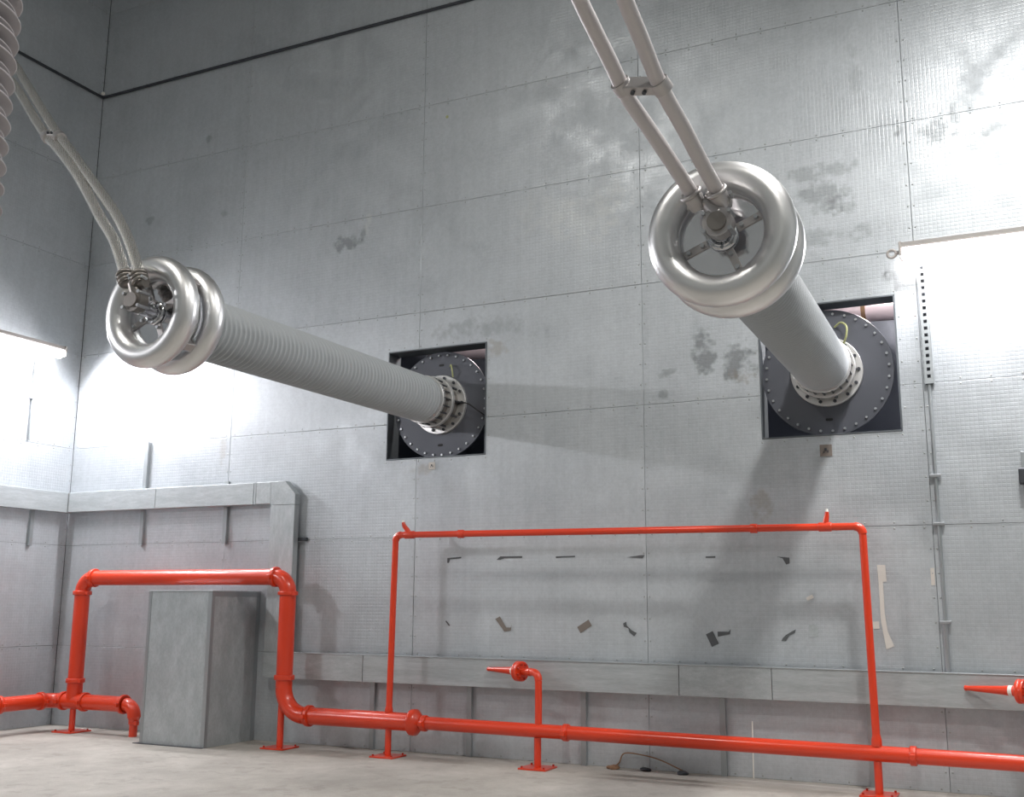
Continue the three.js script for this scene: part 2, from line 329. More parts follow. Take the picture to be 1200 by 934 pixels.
// terminal clamps on the hub ends (own things, bolted between bushing and conductors)
function terminal(label, hub, sockets, m, stacked) {
  const o = thing('terminal_clamp', label, 'clamp', hub), H = V(...hub);
  const cl = new THREE.CylinderGeometry(0.082, 0.082, 0.075, 32); cl.rotateX(Math.PI / 2); part('hub_clamp', cl, m, o);
  const face = new THREE.CylinderGeometry(0.052, 0.052, 0.02, 24); face.rotateX(Math.PI / 2); face.translate(0, 0, 0.045); part('end_face', face, M.casting, o);
  for (const [x, y] of [[-0.07, 0.05], [0.07, 0.05], [-0.07, -0.05], [0.07, -0.05]]) { const h = new THREE.CylinderGeometry(0.013, 0.013, 0.11, 6); h.rotateX(Math.PI / 2); h.translate(x, y, 0.005); part('bolt', h, M.bolt, o); }
  const S = sockets.map(([p, d]) => [V(...p).sub(H), V(...d).normalize()]);
  const mid = S[0][0].clone().add(S[1][0]).multiplyScalar(0.5);
  part('riser', rod(V(0, 0.05, 0), mid.clone().add(V(0, -0.01, 0)), 0.045, 16), m, o);
  const a = S[0][0], b = S[1][0], ext = b.clone().sub(a).normalize().multiplyScalar(0.05);
  part('cross_bar', rod(a.clone().sub(ext), b.clone().add(ext), 0.036, 16), m, o);
  for (const [p, d] of S) {
    const so = part('socket', rod(p.clone().addScaledVector(d, -0.02), p.clone().addScaledVector(d, 0.075), 0.052, 20), m, o);
    for (let k = 0; k < (stacked ? 3 : 1); k++) { const t = new THREE.TorusGeometry(0.052, 0.013, 8, 20); t.rotateX(Math.PI / 2); part('collar', aim(t, p.clone().addScaledVector(d, stacked ? k * 0.034 : 0.07), d), m, so); }
    for (const s of [-1, 1]) { const h = cyl(0.012, 0.05, 6); part('bolt', aim(h, p.clone().add(V(s * 0.058, 0.02, 0.03)), V(0, 0.2, 1)), M.bolt, so); }
  }
  return o;
}
terminal('dark cast clamp holding the braided conductors at the left ring', [5.20, 3.54, 4.19], [[[5.11, 3.69, 4.2], [-0.22, 0.34, -0.05]], [[5.24, 3.67, 4.2], [-0.22, 0.34, -0.05]]], M.casting, true);
terminal('grey clamp holding the smooth conductors at the right ring', [9.375, 3.47, 4.19], [[[9.262, 3.60, 4.19], [-0.07, 0.14, 0.16]], [[9.395, 3.59, 4.19], [-0.05, 0.13, 0.16]]], M.aluDull, false);

// conductors
function smoothConductor(pts, label) { return single('conductor', sweep(spline(pts, 60), 0.04, 24), M.conductor, label, 'conductor', 'smooth conductors above the right ring'); }
smoothConductor([[9.25, 3.63, 4.2], [9.19, 3.76, 4.36], [9.11, 3.92, 4.55], [9.05, 4.04, 4.72], [9.03, 4.14, 4.88], [9.01, 4.23, 5.03], [8.99, 4.33, 5.2], [8.98, 4.46, 5.45], [8.95, 5.6, 7.2], [8.93, 8.2, 8.4], [8.92, 10.49, 8.7]], 'smooth grey conductor above the right ring, left one of its pair');
smoothConductor([[9.39, 3.62, 4.21], [9.35, 3.73, 4.36], [9.30, 3.88, 4.55], [9.26, 3.99, 4.72], [9.24, 4.06, 4.81], [9.23, 4.16, 4.98], [9.22, 4.27, 5.2], [9.22, 4.39, 5.46], [9.2, 5.55, 7.2], [9.19, 8.2, 8.4], [9.18, 10.49, 8.7]], 'smooth grey conductor above the right ring, right one of its pair');
function braided(pts, label) {
  const path = spline(pts, 130), o = thing('braided_conductor', label, 'conductor', [0, 0, 0], 'braided conductors above the left ring');
  part('core', sweep(path, 0.030, 12), M.strand, o);
  const geos = [], T = path.map((p, i) => path[Math.min(i + 1, 130)].clone().sub(path[Math.max(i - 1, 0)]).normalize());
  let len = 0; const acc = path.map((p, i) => (len += i ? p.distanceTo(path[i - 1]) : 0));
  for (let s = 0; s < 14; s++) geos.push(sweep(path.map((p, i) => {
    const N = V(0, 0, 1).sub(T[i].clone().multiplyScalar(T[i].z)).normalize(), B = T[i].clone().cross(N), a = s / 14 * Math.PI * 2 + acc[i] * 7;
    return p.clone().addScaledVector(N, Math.cos(a) * 0.034).addScaledVector(B, Math.sin(a) * 0.034);
  }), 0.0085, 5));
  const m = part('strands', merge(geos), M.strand, o, 'twisted bright aluminium strands'); return o;
}
braided([[5.11, 3.7, 4.2], [4.72, 4.13, 3.99], [4.43, 4.39, 3.87], [4.15, 4.66, 3.75], [3.85, 4.95, 3.64], [3.49, 5.26, 3.52], [3.13, 5.55, 3.41], [2.44, 6.21, 3.18], [1.96, 6.67, 3.04], [1.46, 7.67, 2.94], [1.26, 10.49, 2.84]], 'bright braided conductor above the left ring, lower one of its pair');
braided([[5.25, 3.68, 4.2], [4.87, 4.11, 3.99], [4.61, 4.37, 3.87], [4.3, 4.64, 3.75], [3.98, 4.92, 3.64], [3.63, 5.23, 3.52], [3.26, 5.55, 3.4], [2.27, 6.51, 3.07], [1.78, 6.99, 2.93], [1.38, 7.99, 2.83], [1.28, 10.49, 2.73]], 'bright braided conductor above the left ring, upper one of its pair');
function spacer(label, a, b, dir, r) {
  const A = V(...a), B = V(...b), d = V(...dir).normalize(), mid = A.clone().add(B).multiplyScalar(0.5), o = thing('conductor_spacer', label, 'spacer', [mid.x, mid.y, mid.z]);
  A.sub(mid); B.sub(mid); const across = B.clone().sub(A).normalize(), up = d.clone().cross(across).normalize();
  const bar = new RoundedBoxGeometry(B.distanceTo(A) + r * 1.2, 0.062, r * 2.3, 2, 0.012);
  bar.applyMatrix4(new THREE.Matrix4().makeBasis(across, d, across.clone().cross(d).normalize())); part('bar', bar, M.aluDull, o);
  for (const p of [A, B]) part('saddle', rod(p.clone().addScaledVector(d, -0.032), p.clone().addScaledVector(d, 0.032), r * 1.3, 24), M.aluDull, o);
  const n = across.clone().cross(d).normalize(); if (n.z < 0) n.negate();
  for (const t of [0.35, 0.65]) part('bolt', aim(cyl(0.012, 0.03, 6), A.clone().lerp(B, t).addScaledVector(n, r * 1.15), n), M.darkSteel, o);
}
spacer('two-hole spacer clamp on the smooth conductors above the right ring', [9.045, 4.07, 4.76], [9.25, 4.03, 4.76], [-0.05, 0.1, 0.16], 0.04);
spacer('small spacer clamp on the braided conductors above the left ring', [3.234, 5.463, 3.443], [3.384, 5.434, 3.443], [-0.355, 0.295, -0.106], 0.042);

// hanging insulator at the left edge of the picture
{
  const o = thing('suspended_insulator', 'large pinkish grey shed insulator hanging at the upper left edge', 'insulator', [6.79, 2.0, 6.87]);
  const prof = [[0.12, 0]], p = 0.094, n = 52;
  for (let i = 0; i < n; i++) { const y = 0.03 + i * p; prof.push([0.175, y], [0.180, y + 0.006], [0.262, y + 0.004], [0.266, y + 0.009], [0.262, y + 0.015], [0.190, y + 0.040], [0.180, y + 0.049], [0.240, y + 0.049], [0.244, y + 0.053], [0.240, y + 0.058], [0.190, y + 0.078]); }
  prof.push([0.17, 0.03 + n * p], [0.12, 0.03 + n * p + 0.02]);
  part('sheds', lathe(prof, 72), M.shed, o);
  part('lower_cap', lathe([[0, -0.14], [0.13, -0.14], [0.16, -0.12], [0.16, 0.02], [0.1, 0.03]], 40), M.alu, o);
  part('upper_flange', lathe([[0.1, 0.03 + n * p], [0.27, 0.04 + n * p], [0.27, 0.09 + n * p], [0.14, 0.1 + n * p], [0.14, 8.498], [0, 8.498]], 40), M.casting, o);
}

// earth wires on the mounting plates
single('earth_wire', sweep(spline([[9.30, 3.925, -0.095], [9.36, 3.95, -0.05], [9.415, 3.90, 0.0], [9.41, 3.82, -0.01], [9.375, 3.755, -0.055]], 24), 0.009, 8), M.earthWire, 'yellow green earth wire looping on the right bushing plate', 'wire');
single('earth_wire', sweep(spline([[5.34, 3.925, -0.1], [5.37, 3.93, -0.06], [5.395, 3.87, -0.04], [5.395, 3.80, -0.06]], 20), 0.009, 8), M.earthWire, 'yellow green earth wire curving on the left bushing plate', 'wire');
single('earth_cable', sweep(spline([[5.46, 3.5, -0.05], [5.58, 3.50, -0.02], [5.70, 3.42, -0.04], [5.80, 3.33, -0.15]], 20), 0.007, 8), M.black, 'thin black cable from left bushing flange to opening edge', 'cable');

// things seen behind the plates
{
  const d = thing('insulated_duct', 'pale pink wrapped duct behind the top of the right opening', 'duct', [9.35, 4.28, -0.75]);
  part('wrap', aim((() => { const g = lathe([[0, -0.75], [0.14, -0.75], [0.15, -0.7], [0.145, -0.2], [0.155, 0.1], [0.15, 0.7], [0.14, 0.75], [0, 0.75]], 24); return g; })(), V(0, 0, 0), V(1, -0.05, 0)), M.pinkish, d);
  part('band', aim(cyl(0.158, 0.04, 24), V(0.14, -0.005, 0), V(1, -0.05, 0)), M.rust, d);
  const e = thing('insulated_duct', 'dull pink wrapped duct behind the top of the left opening', 'duct', [5.35, 4.28, -0.75]);
  part('wrap', aim(lathe([[0, -0.6], [0.13, -0.6], [0.14, -0.55], [0.135, 0], [0.14, 0.55], [0.13, 0.6], [0, 0.6]], 24), V(0, 0, 0), V(1, -0.04, 0)), M.pinkish, e);
  part('band', aim(cyl(0.148, 0.04, 24), V(0.2, -0.006, 0), V(1, -0.04, 0)), M.rust, e);
  const q = thing('steel_column', 'blue grey steel column standing behind the left opening', 'column', [4.78, 2.5, -0.8]);
  part('web', box(-0.05, 0.05, 0, 2.2, -0.1, 0.1, 0.005), M.plate, q);
  part('front_face', box(-0.09, 0.09, 0, 2.2, 0.1, 0.12, 0.004), M.strut, q);
  for (const [lab, lx, cd] of [['small glowing lamp behind the upper right of right opening', 9.72, 6], ['small glowing lamp hidden behind the top of left opening', 5.6, 1.5]]) {
  const lamp = thing('bulkhead_light', lab, 'lamp', [lx, 4.42, -0.55]);
  part('base', box(-0.06, 0.06, 0.03, 0.28, -0.05, 0.05, 0.01), M.housing, lamp);
  const gl = new THREE.SphereGeometry(0.05, 16, 12); part('bulb_glow', gl, M.glow, lamp);
  const pl = new THREE.PointLight(0xfff6f0, cd); pl.castShadow = true; lamp.add(pl);
  }
}

// ---------------------------------------------------------------- luminaires
function luminaire(label, pos, rotY, group) {
  const o = thing('wall_light', label, 'light', pos, group); o.rotation.y = rotY;
  const prof = (pts, len) => { const g = new THREE.ExtrudeGeometry(new THREE.Shape(pts.map(([z, y]) => new THREE.Vector2(z, y))), { depth: len, bevelEnabled: false }); g.translate(0, 0, -len / 2); g.rotateY(-Math.PI / 2); g.scale(-1, 1, 1); const ix = g.index; if (!ix) { const p = g.attributes.position.array, nn = g.attributes.normal.array; for (let i = 0; i < p.length; i += 9) for (const arr of [p, nn]) for (let k = 0; k < 3; k++) { const t = arr[i + 3 + k]; arr[i + 3 + k] = arr[i + 6 + k]; arr[i + 6 + k] = t; } } return g; };
  part('housing', prof([[0.10, 0.10], [0.22, 0.10], [0.26, 0.055], [0.26, 0.04], [0.08, 0.04], [0.08, 0.06]], 1.24), M.housing, o, 'grey metal tray');
  const half = []; for (let k = 0; k <= 12; k++) { const a = Math.PI + k / 12 * Math.PI; half.push([0.17 + Math.cos(a) * 0.082, 0.04 + Math.sin(a) * 0.09]); }
  part('diffuser', prof(half, 1.2), M.glow, o, 'glowing white cover');
  for (const s of [-1, 1]) part('end_cap', box(s * 0.62 - 0.012, s * 0.62 + 0.012, -0.03, 0.1, 0.085, 0.255, 0.006), M.housing, o);
  for (const s of [-1, 1]) part('bracket', box(s * 0.4 - 0.02, s * 0.4 + 0.02, 0.06, 0.1, 0, 0.12, 0.003), M.strut, o);
  const g = new THREE.TorusGeometry(0.035, 0.012, 10, 20); g.translate(-0.70, 0.03, 0.15); part('cable_eye', g, M.housing, o); part('cable_gland', rod(V(-0.67, 0.03, 0.15), V(-0.63, 0.03, 0.15), 0.014, 12), M.housing, o);
  const l = new THREE.RectAreaLight(0xfefbff, WALL_LAMP, 1.2, 0.15); l.position.set(0, -0.065, 0.18); l.lookAt(0, -0.765, 0.9); o.add(l);
  return o;
}
const lampY = 4.43;
luminaire('glowing wall light above the slotted channel at the right edge', [10.55, lampY, 0.012], 0);
luminaire('glowing light on the back wall, hidden behind the left ring', [1.62, lampY, 0.012], 0);
luminaire('glowing light on the left wall nearest the corner', [0.012, lampY, 1.09], Math.PI / 2);
luminaire('glowing light on the left wall further from the corner', [0.012, lampY, 6.3], Math.PI / 2);
{
  const o = thing('floodlight', 'pendant floodlight hanging high beyond the upper right corner', 'light', [10.9, 7.3, 3.4]);
  part('rod', rod(V(0, 0.05, 0), V(0, ROOM_Y - 7.3, 0), 0.015, 12), M.strut, o);
  const tilt = new THREE.Group(); tilt.name = 'head'; tilt.rotation.x = 0.0; o.add(tilt);
  part('housing', box(-0.22, 0.22, -0.06, 0.06, -0.18, 0.18, 0.015), M.housing, tilt);
  part('glowing_lens', box(-0.2, 0.2, -0.066, -0.058, -0.16, 0.16, 0.002), M.glowWarm, tilt);
  const l = new THREE.RectAreaLight(0xfffcf9, FLOOD, 0.38, 0.3); l.position.set(0, -0.075, 0); l.rotation.x = -Math.PI / 2; tilt.add(l);
}
for (const [x, z, w] of [[12.4, 9.6, 'right side above the viewer'], [4.6, 8.6, 'left side of the hall']]) {
  const o = thing('ceiling_light', 'square warm ceiling light high above the ' + w, 'light', [x, ROOM_Y, z]);
  part('housing', box(-0.36, 0.36, -0.14, 0, -0.36, 0.36, 0.01), M.housing, o);
  part('glowing_panel', box(-0.32, 0.32, -0.15, -0.14, -0.32, 0.32, 0.003), M.glowWarm, o);
  const l = new THREE.RectAreaLight(0xfffcf8, CEILING_LAMP, 0.62, 0.62); l.position.set(0, -0.165, 0); l.lookAt(0, -2, 0); o.add(l);
}

// ---------------------------------------------------------------- trunking and channels
const TF = 0.13;
{
  const o = thing('cable_trunking', 'upper galvanized trunking on the back wall with a chamfered drop', 'trunking', [0, 0, 0]);
  for (const [a, b] of [[0.135, 1.54], [1.545, 2.985], [2.99, 3.225]]) part('section', box(a, b, 2.525, 2.765, 0.045, TF, 0.004), M.zinc, o);
  const s = new THREE.Shape([[3.23, 2.51], [3.56, 2.51], [3.56, 2.62], [3.42, 2.765], [3.23, 2.765]].map(([x, y]) => new THREE.Vector2(x, y)));
  const g = new THREE.ExtrudeGeometry(s, { depth: TF - 0.045, bevelEnabled: true, bevelSize: 0.002, bevelThickness: 0.002, bevelSegments: 1 }); g.translate(0, 0, 0.045); part('corner_piece', g, M.zinc, o);
  part('drop', box(3.235, 3.56, 0.937, 2.505, 0.045, TF, 0.004), M.zinc, o);
  part('joint_strap', box(3.0, 3.02, 2.522, 2.768, 0.044, TF + 0.003, 0.001), M.strut, o);
  const c = thing('cable_trunking', 'galvanized trunking along the left wall at the corner', 'trunking', [0, 0, 0]);
  for (const [a, b] of [[0.02, 0.13], [0.135, 2.5], [2.505, 5.0], [5.005, 7.5]]) part('section', box(0.045, TF, 2.52, 2.765, a, b, 0.004), M.zinc, c);
  const e = thing('cable_trunking', 'long lower galvanized trunking behind the red pipe frame', 'trunking', [0, 0, 0]);
  for (const [a, b] of [[3.235, 4.5], [4.505, 7.84], [7.845, 8.66], [8.665, 11.2], [11.205, 14.9]]) part('section', box(a, b, 0.665, 0.93, 0.045, TF, 0.004), M.zinc, e);
  part('lid_lip', box(3.235, 14.9, 0.928, 0.937, 0.04, TF + 0.006, 0.002), M.strut, e);
}
function channel(label, x, y0, y1, w = 0.045, rot, group) {
  const s = new THREE.Shape([[-w / 2, 0], [w / 2, 0], [w / 2, 0.035], [w / 2 - 0.010, 0.035], [w / 2 - 0.010, 0.031], [w / 2 - 0.004, 0.031], [w / 2 - 0.004, 0.004], [-w / 2 + 0.004, 0.004], [-w / 2 + 0.004, 0.031], [-w / 2 + 0.010, 0.031], [-w / 2 + 0.010, 0.035], [-w / 2, 0.035]].map(([a, b]) => new THREE.Vector2(a, b - 0.035)));
  const g = new THREE.ExtrudeGeometry(s, { depth: y1 - y0, bevelEnabled: false }); g.rotateX(-Math.PI / 2);
  const o = single('channel_strut', g, M.strut, label, 'strut', group);
  if (rot === 'left') { o.rotation.y = Math.PI / 2; o.position.set(0.003, y0, x); } else o.position.set(x, y0, 0.003);
  return o;
}
channel('tall channel strut rising above the upper trunking near the corner', 1.262, 2.115, 3.335, 0.05);
channel('short channel strut behind the upper trunking beside its drop', 2.52, 2.105, 2.81, 0.05);
channel('short channel strut under the left wall trunking', 0.555, 2.1, 2.76, 0.05, 'left');
channel('channel strut under the lower trunking right of the arched pipe', 4.57, 0.0, 0.93, 0.05);
channel('channel strut under the lower trunking below the left nozzle tip', 5.69, 0.0, 0.93, 0.05);
channel('channel strut under the lower trunking right of the left nozzle', 6.89, 0.0, 0.93, 0.05);
channel('channel strut under the lower trunking near the white stick', 8.2, 0.0, 0.93, 0.05);
channel('channel strut beside the right leg of the red frame', 9.44, 0.0, 0.93, 0.05);
channel('channel strut at the right edge under the lower trunking', 10.66, 0.0, 0.93, 0.05);
{
  const g = box(3.17, 3.66, 2.115, 2.15, 0.003, 0.043, 0.003); single('cross_strut', g, M.darkSteel, 'short dark strut crossing behind the trunking drop', 'strut');
  // slotted channel, conduit and sleeve at the right
  const w = 0.07, s = new THREE.Shape([[-w / 2, 0], [w / 2, 0], [w / 2, 1.06], [-w / 2, 1.06]].map(([x, y]) => new THREE.Vector2(x, y)));
  for (let k = 0; k < 17; k++) { const y = 0.05 + k * 0.06; s.holes.push(new THREE.Path([[-0.014, y], [-0.014, y + 0.03], [0.014, y + 0.03], [0.014, y]].map(([x, yy]) => new THREE.Vector2(x, yy)))); }
  const f = new THREE.ExtrudeGeometry(s, { depth: 0.004, bevelEnabled: false }); f.translate(0, 0, 0.038);
  const o = thing('slotted_channel', 'slotted channel strut below the right wall light', 'strut', [10.075, 3.315, 0.003]);
  part('slotted_face', f, M.strut, o);
  for (const q of [-1, 1]) part('side_wall', box(q * w / 2 - 0.003, q * w / 2 + 0.003, 0, 1.06, 0, 0.042, 0.001), M.strut, o);
  part('back_face', box(-w / 2, w / 2, 0, 1.06, 0, 0.004, 0.001), M.darkSteel, o);
  const c = thing('conduit', 'thin metal conduit running down the wall at the right', 'conduit', [10.06, 0.93, 0.02]);
  part('tube', rod(V(0.012, 0.40, 0), V(0.012, 2.385, 0), 0.014, 14), M.strut, c);
  part('sleeve', rod(V(0.005, 0.007, 0), V(0.005, 0.40, 0), 0.021, 18), M.bolt, c, 'thicker bright sleeve');
  for (const y of [0.40, 1.2, 1.6]) part('saddle_clip', box(-0.035, 0.055, y - 0.012, y + 0.012, -0.017, 0.026, 0.003), M.bolt, c);
  const d = thing('conduit', 'thin metal conduit below the left wall light', 'conduit', [0.02, 3.35, 0.69]);
  part('tube', rod(V(0, 0, 0), V(0, 1.12, 0), 0.016, 14), M.strut, d);
  part('saddle_clip', box(-0.017, 0.02, 0.5, 0.525, -0.04, 0.04, 0.003), M.bolt, d);
  const j = thing('junction_box', 'grey junction box cut by the right picture edge', 'box', [10.9, 2.5, 0.003]);
  part('back_plate', box(-0.175, 0.2, -0.07, 0.2, 0, 0.02, 0.003), M.strut, j);
  part('body', box(-0.2, 0.2, -0.075, 0.055, 0.02, 0.13, 0.012), M.darkSteel, j);
}

// ---------------------------------------------------------------- grey enclosure
{
  const o = thing('sheet_metal_enclosure', 'tall grey sheet metal box standing under the arched red pipe', 'enclosure', [2.19, 0, 0.003]);
  const w = 0.86, h = 1.575, d = 0.775;
  part('front_panel', box(0.0, w, 0.0, h - 0.012, d - 0.01, d, 0.002), M.zinc, o);
  part('side_panel', box(w - 0.01, w, 0.0, h - 0.012, 0, d - 0.01, 0.002), M.zinc, o);
  part('side_panel', box(0, 0.01, 0.0, h - 0.012, 0, d - 0.01, 0.002), M.zinc, o);
  part('top_panel', box(-0.008, w + 0.008, h - 0.012, h, 0, d + 0.008, 0.002), M.zinc, o);
  part('corner_angle', merge([box(w - 0.045, w + 0.004, 0, h - 0.013, d, d + 0.004, 0.001), box(w, w + 0.004, 0, h - 0.013, d - 0.045, d, 0.001)]), M.strut, o);
  part('corner_angle', box(-0.004, 0.035, 0, h - 0.013, d, d + 0.004, 0.001), M.strut, o);
  part('wall_angle', box(w, w + 0.004, 0, h - 0.013, 0, 0.06, 0.001), M.strut, o);
  part('top_angle', box(w, w + 0.004, h - 0.06, h - 0.013, 0.06, d - 0.045, 0.001), M.strut, o);
  part('floor_angle', merge([box(-0.07, w, 0, 0.006, d, d + 0.035, 0.002), box(-0.06, 0, 0, 0.006, 0.3, d, 0.002)]), M.darkSteel, o);
}

// ---------------------------------------------------------------- red fire pipes
const PZ = 0.4;
function collar(p, axis, r, w, parent, name = 'coupling') {           // grooved pipe coupling with two bolted ears
  const prof = [[r * 0.98, -w / 2], [r * 1.18, -w / 2], [r * 1.24, -w * 0.32], [r * 1.24, w * 0.32], [r * 1.18, w / 2], [r * 0.98, w / 2]];
  const c = part(name, aim(lathe(prof, 28), p, axis), M.red, parent);
  const side = Math.abs(axis.y) > 0.7 ? V(1, 0, 0.3).normalize() : V(0, 1, 0).cross(axis).normalize();
  for (const s of [-1, 1]) {
    const q = p.clone().addScaledVector(side, s * r * 1.32); part('ear', new RoundedBoxGeometry(0.045, 0.045, 0.045, 1, 0.008).translate(q.x, q.y, q.z), M.red, c);
  }
  return c;
}
function footPost(x, top, parent, r = 0.03, pw = 0.26) {
  const post = part('support_post', rod(V(x, 0.016, PZ), V(x, top, PZ), r, 18), M.red, parent);
  const b = part('base_plate', box(x - pw / 2, x + pw / 2, 0, 0.016, PZ - pw / 2, PZ + pw / 2, 0.003), M.red, parent);
  for (const [i, k] of [[-1, -1], [1, -1], [-1, 1], [1, 1]]) { const g = cyl(0.010, 0.018, 6); g.translate(x + i * pw * 0.4, 0.022, PZ + k * pw * 0.4); part('anchor_bolt', g, M.redDark, b); }
  return post;
}
const R1 = 0.085, R2 = 0.061, R3 = 0.031, YM = 0.335;
{
  const o = thing('fire_pipe', 'thick red pipe arching over the grey enclosure', 'pipe', [0, 0, 0]);
  const XA = 0.785, XB = 3.73, YT = 1.72, br = 0.17;
  // tee at the left foot, branch to the right and drop
  part('tee', merge([rod(V(0.62, YM, PZ), V(0.96, YM, PZ), R1 * 1.02, 32), rod(V(XA, YM, PZ), V(XA, 0.55, PZ), R1 * 1.02, 32)]), M.red, o);
  collar(V(0.63, YM, PZ), V(1, 0, 0), R1, 0.05, o); collar(V(0.955, YM, PZ), V(1, 0, 0), R1, 0.05, o); collar(V(XA, 0.565, PZ), V(0, 1, 0), R1, 0.05, o);
  part('branch', rod(V(0.96, YM, PZ), V(1.56, YM, PZ), R1, 32), M.red, o);
  collar(V(1.55, YM, PZ), V(1, 0, 0), R1, 0.045, o);
  part('elbow', elbow(V(1.5, YM, PZ), V(1.715, YM, PZ), V(1.715, 0, PZ), 0.072, 0.13), M.red, o);
  part('drop', merge([rod(V(1.715, 0, PZ), V(1.715, 0.16, PZ), 0.045, 20), rod(V(1.715, 0.15, PZ), V(1.715, 0.21, PZ), 0.047, 20, 0.072)]), M.red, o);
  collar(V(1.715, 0.145, PZ), V(0, 1, 0), 0.043, 0.03, o);
  part('riser', rod(V(XA, 0.55, PZ), V(XA, YT - br, PZ), R1, 32), M.red, o);
  part('elbow', elbow(V(XA, 0, PZ), V(XA, YT, PZ), V(5, YT, PZ), R1, br), M.red, o);
  collar(V(XA, YT - br, PZ), V(0, 1, 0), R1, 0.05, o); collar(V(XA + br, YT, PZ), V(1, 0, 0), R1, 0.05, o);
  part('crosspiece', rod(V(XA + br, YT, PZ), V(XB - br, YT, PZ), R1, 32), M.red, o);
  collar(V(XB - br, YT, PZ), V(1, 0, 0), R1, 0.05, o);
  part('elbow', elbow(V(0, YT, PZ), V(XB, YT, PZ), V(XB, 0, PZ), R1, br), M.red, o);
  collar(V(XB, YT - br, PZ), V(0, 1, 0), R1, 0.04, o);
  part('downpipe', rod(V(XB, YT - br, PZ), V(XB, YM + 0.27, PZ), R1, 32), M.red, o);
  collar(V(XB, 0.70, PZ), V(0, 1, 0), R1, 0.05, o);
  part('elbow', elbow(V(XB, 2, PZ), V(XB, YM, PZ), V(6, YM, PZ), R1, 0.27), M.red, o);
  collar(V(4.06, YM, PZ), V(1, 0, 0), R1, 0.05, o);
  footPost(XA, YM - R1 * 0.8, o, 0.034, 0.3); footPost(XB - 0.02, YM + 0.1, o, 0.034, 0.28);
}
{
  const o = thing('fire_pipe', 'red pipe bending from the corner along the left wall', 'pipe', [0, 0, 0]);
  part('elbow', elbow(V(0.8, YM, PZ), V(0.45, YM, PZ), V(0.45, YM, 3), R1 * 0.98, 0.14), M.red, o);
  part('run', rod(V(0.45, YM, PZ + 0.14), V(0.45, YM, 9), R1 * 0.96, 32), M.red, o);
  collar(V(0.45, YM, 0.57), V(0, 0, 1), R1 * 0.96, 0.05, o); collar(V(0.45, YM, 1.13), V(0, 0, 1), R1 * 0.96, 0.05, o); collar(V(0.45, YM, 4.0), V(0, 0, 1), R1 * 0.96, 0.05, o);
  for (const z of [2.2, 6.2]) { part('support_post', rod(V(0.45, 0.016, z), V(0.45, YM - 0.06, z), 0.032, 18), M.red, o); part('base_plate', box(0.32, 0.58, 0, 0.016, z - 0.13, z + 0.13, 0.003), M.red, o); }
}
{
  const o = thing('fire_pipe', 'long horizontal red pipe running low in front of the wall', 'pipe', [0, 0, 0]);
  part('thick_run', rod(V(4.0, YM, PZ), V(5.27, YM, PZ), R1, 32), M.red, o);
  part('flange', aim(lathe([[0.05, -0.03], [R1 * 1.42, -0.03], [R1 * 1.45, -0.025], [R1 * 1.45, 0.02], [R1 * 1.2, 0.04], [R2 * 1.1, 0.075], [0.05, 0.075]], 32), V(5.29, YM, PZ), V(1, 0, 0)), M.red, o);
  collar(V(5.405, YM - 0.003, PZ), V(1, 0, 0), R2, 0.05, o);
  const y2 = 0.305;
  part('thin_run', rod(V(5.3, YM, PZ), V(14.6, y2 - 0.012, PZ), R2, 32), M.red, o);
  const ax = V(9.3, y2 - 0.012 - YM, 0).normalize(), at = (x) => V(x, YM + (x - 5.3) / 9.3 * (y2 - 0.012 - YM), PZ);
  for (const x of [6.87, 9.80, 12.6]) collar(at(x), ax, R2, 0.05, o);
  footPost(5.003, YM - R1 * 0.8, o, 0.031, 0.26); footPost(6.59, 0.27, o, 0.033, 0.27); footPost(9.53, 0.26, o, 0.031, 0.27); footPost(12.0, 0.26, o, 0.031, 0.27);
}
